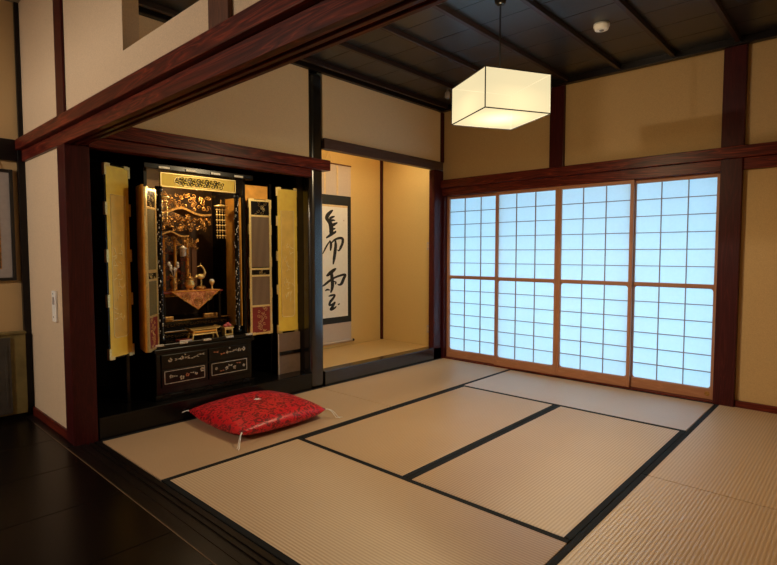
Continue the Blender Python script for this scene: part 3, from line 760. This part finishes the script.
# ---- inside: stepped shelves, miniature palace
for nm, x0, z in (('shelf', -.20, .605), ('shelf', -.27, .68)):
    s_ = ab(-.60, x0, -.36, .36, z-.012, z).build(nm, 'lacquer', al, .002)
    MB().box(x0-.004, x0+.002, -.36, .36, z-.141-.010, z-.141-.002).build('gilt_edge', 'gold_d', s_)
    ab(x0-.03, x0-.02, -.35, .35, z-.075, z-.012).build('shelf_riser', 'lacquer', al)
    mb = MB(); rd = random.Random(5)
    for k in range(26):
        yy = -.33+.66*k/25; pts = []
        for q in range(7):
            a = q*.9+k; rr = .003+.0022*q; pts.append((x0-.018, yy+rr*math.cos(a), z-.141-.042+rr*.8*math.sin(a)))
        mb.tube(pts, .0016, 4)
    mb.build('shelf_carving', 'gold_d', al)
pal = ab(-.56, -.30, -.29, .29, .86, .89).build('palace_platform', 'gold_d', al, .003)
def karahafu(mb, yc, hw_, z0, rise, x0, x1, th):
    n_ = 20; up_, lo_ = [], []
    for k in range(n_+1):
        t = -1+2*k/n_; z = z0+rise*math.exp(-(t/.42)**2)+.25*rise*abs(t)**4
        up_.append((x1, yc+hw_*t, z)); lo_.append((x1, yc+hw_*t*.99, z-th))
    for k in range(n_):
        a, b, c, d = up_[k], up_[k+1], lo_[k+1], lo_[k]
        mb.hexa([(x0, d[1], d[2]), (x1, d[1], d[2]), (x1, c[1], c[2]), (x0, c[1], c[2]), (x0, a[1], a[2]), (x1, a[1], a[2]), (x1, b[1], b[2]), (x0, b[1], b[2])])
def curls(mb, x, y0, y1, z0, z1, n_, s, rd, r=.002):
    for k in range(n_):
        cy, cz, ph, sg = rd.uniform(y0, y1), rd.uniform(z0, z1), rd.uniform(0, 6), rd.choice((-1, 1)); pts = []
        for q in range(9):
            a = ph+sg*q*.75; rr = s*(.15+.11*q); pts.append((x+rd.uniform(-.004, .004), cy+rr*math.cos(a), cz+rr*math.sin(a)))
        mb.tube(pts, r, 4)
rd = random.Random(42)
mb = MB(); karahafu(mb, -.09, .25, 1.505-.141, .055, -.42, -.20, .016); mb.build('upper_roof', 'gold_d', al)
mb = MB(); karahafu(mb, -.17, .15, 1.335-.141, .04, -.38, -.22, .012); mb.build('lower_roof', 'gold_d', al)
mb = MB(); curls(mb, -.215, -.30, .16, 1.38-.141, 1.50-.141, 80, .017, rd, .0028); curls(mb, -.23, -.30, .06, 1.24-.141, 1.33-.141, 60, .016, rd, .0028)
curls(mb, -.21, -.29, .16, 1.55-.141, 1.66-.141, 60, .018, rd, .0028); mb.build('roof_carving', 'gold_d', al)
mb = MB()
for k in range(9):                           # bracket arms under the upper eave
    yy = -.30+k*.05
    mb.tube([(-.24, yy, 1.445-.141), (-.19, yy+.012, 1.475-.141), (-.16, yy+.01, 1.455-.141)], [.008, .006, .003], 5)
mb.build('eave_bracket', 'gold_d', al)
for yy in (-.28, -.19, -.10, .0):
    MB().lathe((-.30, yy, 0), [(.018, .75), (.012, .77), (.012, 1.16), (.018, 1.18)], 10).build('palace_post', 'gold_o', al, 0, True)
mb = MB(); curls(mb, -.285, -.30, .0, .90-.141, 1.22-.141, 40, .02, rd, .0022); mb.build('post_carving', 'redlac', al)
mb = MB(); curls(mb, -.275, -.31, .01, .92-.141, 1.22-.141, 30, .016, rd, .0018); mb.build('gilt_tracery', 'gold_d', al)
for yy in (.07, .125):
    ab(-.44, -.43, yy-.022, yy+.022, .93, 1.28).build('hanging_panel', 'brownwood', al, .002)
ab(-.42, -.40, -.18, -.155, .98, 1.18).build('figure_plaque', 'gold', al, .004)
# altar table and steps
ab(-.40, -.165, -.27, .23, .895, .907).build('altar_table', 'redlac', al, .002)
for yy in (-.25, .21):
    for xx in (-.38, -.19): MB().box(xx-.01, xx+.01, yy-.01, yy+.01, .68-.141+.0005, .895-.141).build('table_leg', 'lacquer', al, .002)
for y0, y1 in ((-.29, -.15), (.10, .22)):
    mb = MB().box(-.26, -.235, y0, y1, .68-.141+.0005, .715-.141); mb.build('gilt_step', 'gold_d', al, .006)

# hanging ornaments either side (bead strings)
def beads(yc, z1, cols, rows, name_lab, x):
    e = empty('hanging_ornament', (x, yc+AY, z1)); tag(e, name_lab, 'ornament', 'gilt hanging ornaments inside the altar')
    MB().tube([(0, 0, -.01), (0, 0, .035)], .002, 6).build('hook_rod', 'gold_d', e)
    MB().lathe((0, 0, 0), [(.05, -.022), (.055, -.012), (.02, -.004), (.006, 0)], 16).build('canopy', 'gold_b', e, 0, True)
    for k in range(cols):
        mb = MB(); yy = -.036+.072*k/(cols-1)
        mb.tube([(0, yy, -.02), (0, yy, -.02-rows*.042)], .0012, 5)
        for j in range(rows):
            mb.ball((0, yy, -.045-j*.042), .0105, .8, 1, .8, 8); mb.ball((0, yy, -.062-j*.042), .0055, 1, 1, 1, 6)
        mb.build('bead_string', 'gold_b', e, 0, True)
beads(.235, 1.60, 4, 6, 'gilt bead ornament hanging at the right inside the altar', -.30)
beads(-.27, 1.63, 3, 4, 'gilt bead ornament hanging at the left inside the altar', -.255)

# ---- things standing on the altar
def aempty(name, px, py, X, label, cat, group=None, z=None):
    q = ray(px, py, 0, X); e = empty(name, (X, q.y, q.z if z is None else z)); tag(e, label, cat, group); return e
ZT_ = .908
# triangular altar cloth
p0, p1, p2 = (ray(*q, 0, -.278) for q in ((171, 288), (219, 286), (197, 309)))
yc = (p0.y+p1.y)/2; zt = ZT_+.002
e = empty('altar_cloth', (-.278, yc, zt)); tag(e, 'orange brocade altar cloth hanging in a triangle below the altar table', 'altar cloth')
hwc = (p1.y-p0.y)/2; dz = zt-p2.z
mb = MB(); bm = mb.bm; n = 16; gv = {}
for i in range(n+1):
    for j in range(n+1-i):
        t = i/n; u = (j/(n-i) if n > i else .5)*2-1
        gv[i, j] = bm.verts.new((.004+.012*math.sin(t*1.5)+.004*math.sin(u*9)*t, (hwc*(1-t))*u+(p2.y-yc)*t, -dz*t))
for i in range(n):
    for j in range(n-i):
        bm.faces.new((gv[i, j], gv[i, j+1], gv[i+1, j]))
        if j < n-i-1: bm.faces.new((gv[i, j+1], gv[i+1, j+1], gv[i+1, j]))
r_ = bmesh.ops.extrude_face_region(bm, geom=list(bm.faces)); bmesh.ops.translate(bm, vec=(-.0025, 0, 0), verts=[g for g in r_['geom'] if isinstance(g, bmesh.types.BMVert)])
mb.box(-.10, .006, -hwc, hwc, -.0005, .001)
mb.build('cloth', 'uchi', e)
mb = MB()
for cy, cz in ((-.085, -.045), (.095, -.045), (p2.y-yc+.005, -dz*.58)):
    for rr in (.034, .024, .010):
        mb.tube([(.020, cy+rr*math.cos(2*PI*k/20), cz+rr*math.sin(2*PI*k/20)) for k in range(21)], .0022, 5)
    for k in range(6):
        a = k*PI/3; mb.ball((.020, cy+.017*math.cos(a), cz+.017*math.sin(a)), .0042, .5, 1, 1, 6)
tag(mb.build('roundel', 'gold_d', e), 'gold roundel motif')
mb = MB(); mb.tube([(.012, -hwc, -.001), (.012, hwc, -.001)], .004, 6); mb.tube([(.012, -hwc, 0), (.02, p2.y-yc, -dz), (.012, hwc, 0)], .0032, 6); mb.build('piping', 'gold_o', e)
# crane candlestick
e = aempty('crane_candlestick', 201, 286, -.335, 'slim bronze crane candlestick standing on the altar table', 'candlestick', None, ZT_+.004)
mb = MB(); mb.ball((0, 0, .016), .034, 1, 1.2, .5, 12); mb.lathe((0, 0, 0), [(.030, 0), (.034, .006), (.02, .018)], 14); mb.build('turtle_base', 'gold_d', e, 0, True)
mb = MB(); mb.ball((0, 0, .105), .023, .8, 1.5, .95, 12); mb.tube([(0, .02, .11), (0, .038, .135), (0, .026, .165), (0, .012, .185), (0, -.004, .19)], [.014, .010, .008, .007, .009], 8); mb.tube([(0, -.006, .19), (0, -.035, .182)], [.005, .001], 6)
mb.tube([(0, -.03, .11), (0, -.055, .095)], [.014, .003], 6); mb.build('crane_body', 'gold_b', e, 0, True)
for s in (-1, 1): MB().tube([(s*.006, 0, .02), (s*.006, .004, .055), (s*.006, 0, .09)], .0028, 6).build('leg', 'gold_b', e)
MB().tube([(0, .0, .192), (0, .0, .215)], .0025, 6).build('candle_spike', 'gold_b', e)
# second, darker, at the left
e = aempty('flower_vase', 174, 286, -.33, 'small dark vase with gilt lotus sprays at the left of the altar table', 'vase', None, ZT_+.004)
MB().lathe((0, 0, 0), [(.022, 0), (.024, .008), (.014, .02), (.028, .05), (.026, .07), (.013, .09), (.022, .105)], 16).build('vessel', 'gold_d', e, 0, True)
mb = MB()
for k in range(7):
    a = k*.9; tip = Vector((.03*math.cos(a)*.6, .034*math.sin(a), .17+.02*(k % 3)))
    mb.tube([(0, 0, .10), tip*.6+Vector((0, 0, .04)), tip], .002, 5); mb.ball(tip, .014, .5, 1, 1.1, 8)
mb.build('lotus_spray', 'silver', e, 0, True)
e = aempty('incense_burner', 190, 286, -.345, 'squat gilt incense burner in the middle of the altar table', 'incense burner', None, ZT_+.004)
MB().lathe((0, 0, 0), [(.020, .012), (.036, .03), (.040, .05), (.030, .07), (.034, .078), (.034, .082)], 18).build('bowl', 'gold_b', e, 0, True)
for k in range(3):
    a = 2*PI*k/3+.4; MB().tube([(.022*math.cos(a), .022*math.sin(a), .018), (.028*math.cos(a), .028*math.sin(a), .0)], [.007, .005], 6).build('foot', 'gold_d', e)
MB().lathe((0, 0, 0), [(.034, .0825), (.026, .10), (.010, .112), (.008, .12), (.011, .128), (.002, .136)], 16).build('lid', 'gold_d', e, 0, True)
e = aempty('offering_cup', 212, 286, -.33, 'small gilt offering cup at the right end of the altar table', 'cup', None, ZT_+.004)
MB().lathe((0, 0, 0), [(.016, 0), (.006, .008), (.006, .03), (.020, .05), (.023, .065)], 16).build('bowl', 'gold_b', e, 0, True)
MB().ball((0, 0, .068), .019, 1, 1, .8, 10).build('rice', 'white', e, 0, True)
e = aempty('hanging_lantern', 183, 252, -.28, 'small pale metal lantern hanging in front of the altar palace', 'lantern')
MB().lathe((0, 0, 0), [(.016, -.035), (.024, -.028), (.024, .022), (.034, .028), (.012, .042), (.004, .05)], 12).build('body', 'silver', e, 0, True)
MB().tube([(0, 0, .05), (0, 0, .12)], .0015, 5).build('chain', 'gold_d', e)
# low gilt offering table on the deck
e = aempty('offering_table', 203, 335, -.20, 'low gilt offering table with upturned ends on the altar deck', 'offering table', None, .546)
mb = MB(); w = .125
mb.prism([(-.045, -w, .082), (-.045, -w+.012, .070), (-.045, w-.012, .070), (-.045, w, .082), (-.045, w, .087), (-.045, w-.014, .078), (-.045, -w+.014, .078), (-.045, -w, .087)], (.09, 0, 0)); mb.build('table_top', 'gold_b', e)
box(-.038, .038, -.10, .10, .046, .060).build('drawer_box', 'gold_o', e, .002)
box(-.040, .040, -.105, .105, .030, .038).build('stretcher', 'gold_b', e, .001)
for sx in (-1, 1):
    for sy in (-1, 1): MB().tube([(sx*.034, sy*.092, .07), (sx*.034, sy*.096, .03), (sx*.036, sy*.106, .0)], [.007, .006, .008], 6).build('leg', 'gold_b', e)
e = aempty('offering_stand', 227.5, 334, -.185, 'small square gilt offering stand beside the low offering table', 'offering stand', None, .546)
mb = MB().box(-.03, .03, -.042, .042, .055, .064); mb.build('tray', 'gold_b', e, .001)
mb = MB().box(-.024, .024, -.036, -.026, 0, .055).box(-.024, .024, .026, .036, 0, .055).box(-.022, .022, -.026, .026, .0, .010).box(-.022, .022, -.026, .026, .044, .0549); mb.build('pierced_base', 'gold_b', e, .001)
q = ray(227.5, 324, 0, -.185)
e2 = empty('pink_sweets', (-.185, e.location.y, .6105)); tag(e2, 'pink sweets piled on the small gilt offering stand', 'sweets')
mb = MB(); mb.ball((0, -.018, .013), .016, 1, 1.2, .8); mb.ball((0, .017, .013), .016, 1, 1.2, .8); mb.ball((.004, 0, .027), .014, 1, 1.2, .8); mb.build('sweet', 'pink', e2, 0, True)
e = aempty('prayer_book', 184, 342, -.16, 'small red folded prayer book on the altar deck edge', 'book', None, .547)
box(-.03, .03, -.05, .05, 0, .012).build('cover', 'redlac', e, .002)
box(-.027, .031, -.047, .047, .0025, .0095).build('pages', 'paper_s', e)

# brown panel standing in the recess right of the altar
p_, q_ = ray(278, 372, 0, -.165), ray(302, 372, 0, -.165)
e = empty('wooden_panel', (-.165, (p_.y+q_.y)/2, .1405)); tag(e, 'brown board panel with pale side edges standing below the right gilt altar door', 'panel')
hw_ = (q_.y-p_.y)/2-.004
box(-.012, .0, -hw_, hw_, 0, .36).build('board', simple('dull_brown_board', (.16, .10, .07), .6), e, .002)
for s in (-1, 1): a, b = sorted((s*hw_, s*(hw_-.010))); box(-.013, .003, a, b, .0, .361).build('edge_strip', simple('pale_edge', (.55, .42, .3), .6), e, .001)
box(0, .012, -hw_+.01, hw_-.01, .17, .20).build('rail', 'lacquer', e, .001)

# ------------------------------------------------------------------ hall things
sw = empty('wall_switch_plate', (-.345, -3.7705, .75)); tag(sw, 'tall white switch plate on the pale wall left of the red post', 'switch')
box(-.040, .040, -.014, 0, 0, .205).build('plate', 'white', sw, .004)
box(-.020, .020, -.0165, -.0138, .115, .165).build('display', 'mount', sw, .001)
for z in (.02, .175): MB().ball((-.004, -.0142, z+.012), .006, 1, .4, 1, 8).build('button', 'grey', sw)

pf = empty('framed_picture', (-.9995, -4.12, 1.005)); tag(pf, 'black framed picture with a grey mount on the hall wall', 'picture')
w = .275; H = .80
mb = MB().box(0, .022, -w, -w+.022, 0, H).box(0, .022, w-.022, w, 0, H).box(0, .0215, -w+.022, w-.022, 0, .022).box(0, .0215, -w+.022, w-.022, H-.022, H); mb.build('frame', 'pframe', pf, .002)
box(.002, .010, -w+.02, w-.02, .02, H-.02).build('mount', 'mount', pf)
box(.0102, .0112, -w+.085, w-.085, .085, H-.085).build('gilt_slip', 'gold_d', pf)
box(.0114, .0122, -w+.092, w-.092, .092, H-.092).build('artwork', 'darkpic', pf)
mb = MB(); rd = random.Random(9)
for k in range(9):
    p = Vector((.0128, rd.uniform(-.12, .16), rd.uniform(.15, .35))); pts = [p]
    for t in range(6): p = p+Vector((0, rd.uniform(-.02, .02), rd.uniform(.02, .07))); pts.append(p)
    mb.tube(pts, [.0004]+[.0022]*5+[.0004], 5)
mb.build('painted_stems', 'mount', pf)
for s in (-1, 1): MB().tube([(.012, s*.2, H), (.016, s*.155, H+.10)], .0025, 5).build('hanging_cord', 'cord', pf)

cb = empty('low_cabinet', (-.985, -4.25, .0)); tag(cb, 'low olive-brown cabinet with a dark grey door against the hall wall', 'cabinet')
box(0, .07, -.43, .43, .035, .62).build('body', 'olive', cb, .003)
box(-.0, .078, -.435, .435, .62, .634).build('top', 'olive', cb, .002)
box(0, .06, -.42, .42, .001, .035).build('plinth', 'lacquer', cb)
d = box(.0705, .084, -.42, .335, .05, .60).build('door', 'dgrey', cb, .003)
box(.0842, .088, .30, .315, .10, .55).build('door_edge', 'dgrey', d, .001)

# ceiling lamp of the hall, behind the viewer: lights the hall and throws the cushion's shadow
HLP = Vector((.25, -6.45, 2.30))
hl = empty('hall_lamp', (HLP.x, HLP.y, 3.0)); tag(hl, 'globe pendant lamp in the hall', 'pendant lamp')
MB().tube([(0, 0, 0), (0, 0, -.62)], .004, 6).build('cable', 'ink', hl)
MB().ball((0, 0, -.70), .07, 1, 1, 1, 20).build('globe', lamp_shade('lit_globe', (1, .72, .42), 2.0, (.9, .9, .9)), hl, 0, True)
MB().lathe((0, 0, 0), [(.196, -.70), (.20, -.70), (.13, -.58), (.03, -.545), (.012, -.54), (.012, -.555), (.028, -.56), (.126, -.592), (.196, -.70)], 28).build('light_cutoff_cone', 'pframe', hl, 0, True)  # opaque cone added out of view to dim the upper hall walls
def point(name, loc, e, col, r):
    ld = bpy.data.lights.new(name, 'POINT'); ld.energy = e; ld.color = col; ld.shadow_soft_size = r
    lo = bpy.data.objects.new(name, ld); COL.objects.link(lo); lo.location = loc; return lo
point('hall_bulb', HLP-Vector((0, 0, .0)), 300, (1, .86, .69), .075)
# lamp tube hidden behind the alcove lintel, and an added fill light brightening the altar inside
def area(name, loc, rot, sx, sy, e, col):
    ld = bpy.data.lights.new(name, 'AREA'); ld.shape = 'RECTANGLE'; ld.size = sx; ld.size_y = sy; ld.energy = e; ld.color = col
    lo = bpy.data.objects.new(name, ld); COL.objects.link(lo); lo.location = loc; lo.rotation_euler = rot; return lo
tb = MB().box(-.16, -.12, -1.45, -.41, 2.574, 2.62); tb.tube([(-.14, -1.43, 2.56), (-.14, -.43, 2.56)], .015, 10)
trim(tb, 'white', 'tube lamp fixture hidden behind the lintel of the scroll alcove', 'lamp', 0)
area('alcove_tube_light', (-.16, -.93, 2.53), (0, math.radians(-18), 0), .05, 1.0, 14, (1, .80, .46))
point('altar_fill_light', (-.24, AY, 1.70), 7, (1, .72, .38), .02)

for o in al.children_recursive:            # filigree nobody could count
    if o.name.split('.')[0] in ('roof_carving', 'post_carving', 'gilt_tracery', 'shelf_carving', 'column_fitting'): o['kind'] = 'stuff'

# ------------------------------------------------------------------ sky
wd = bpy.data.worlds.new('world'); scene.world = wd; wd.use_nodes = True
bg = wd.node_tree.nodes['Background']; bg.inputs['Color'].default_value = (.355, .75, 1.06, 1); bg.inputs['Strength'].default_value = 4.5

vs = scene.view_settings
vs.view_transform = 'Standard'; vs.look = 'None'; vs.gamma = 1; vs.use_curve_mapping = False; vs.exposure = 0
scene.cycles.max_bounces = 8; scene.cycles.diffuse_bounces = 5; scene.cycles.glossy_bounces = 4
scene.cycles.sample_clamp_indirect = 6
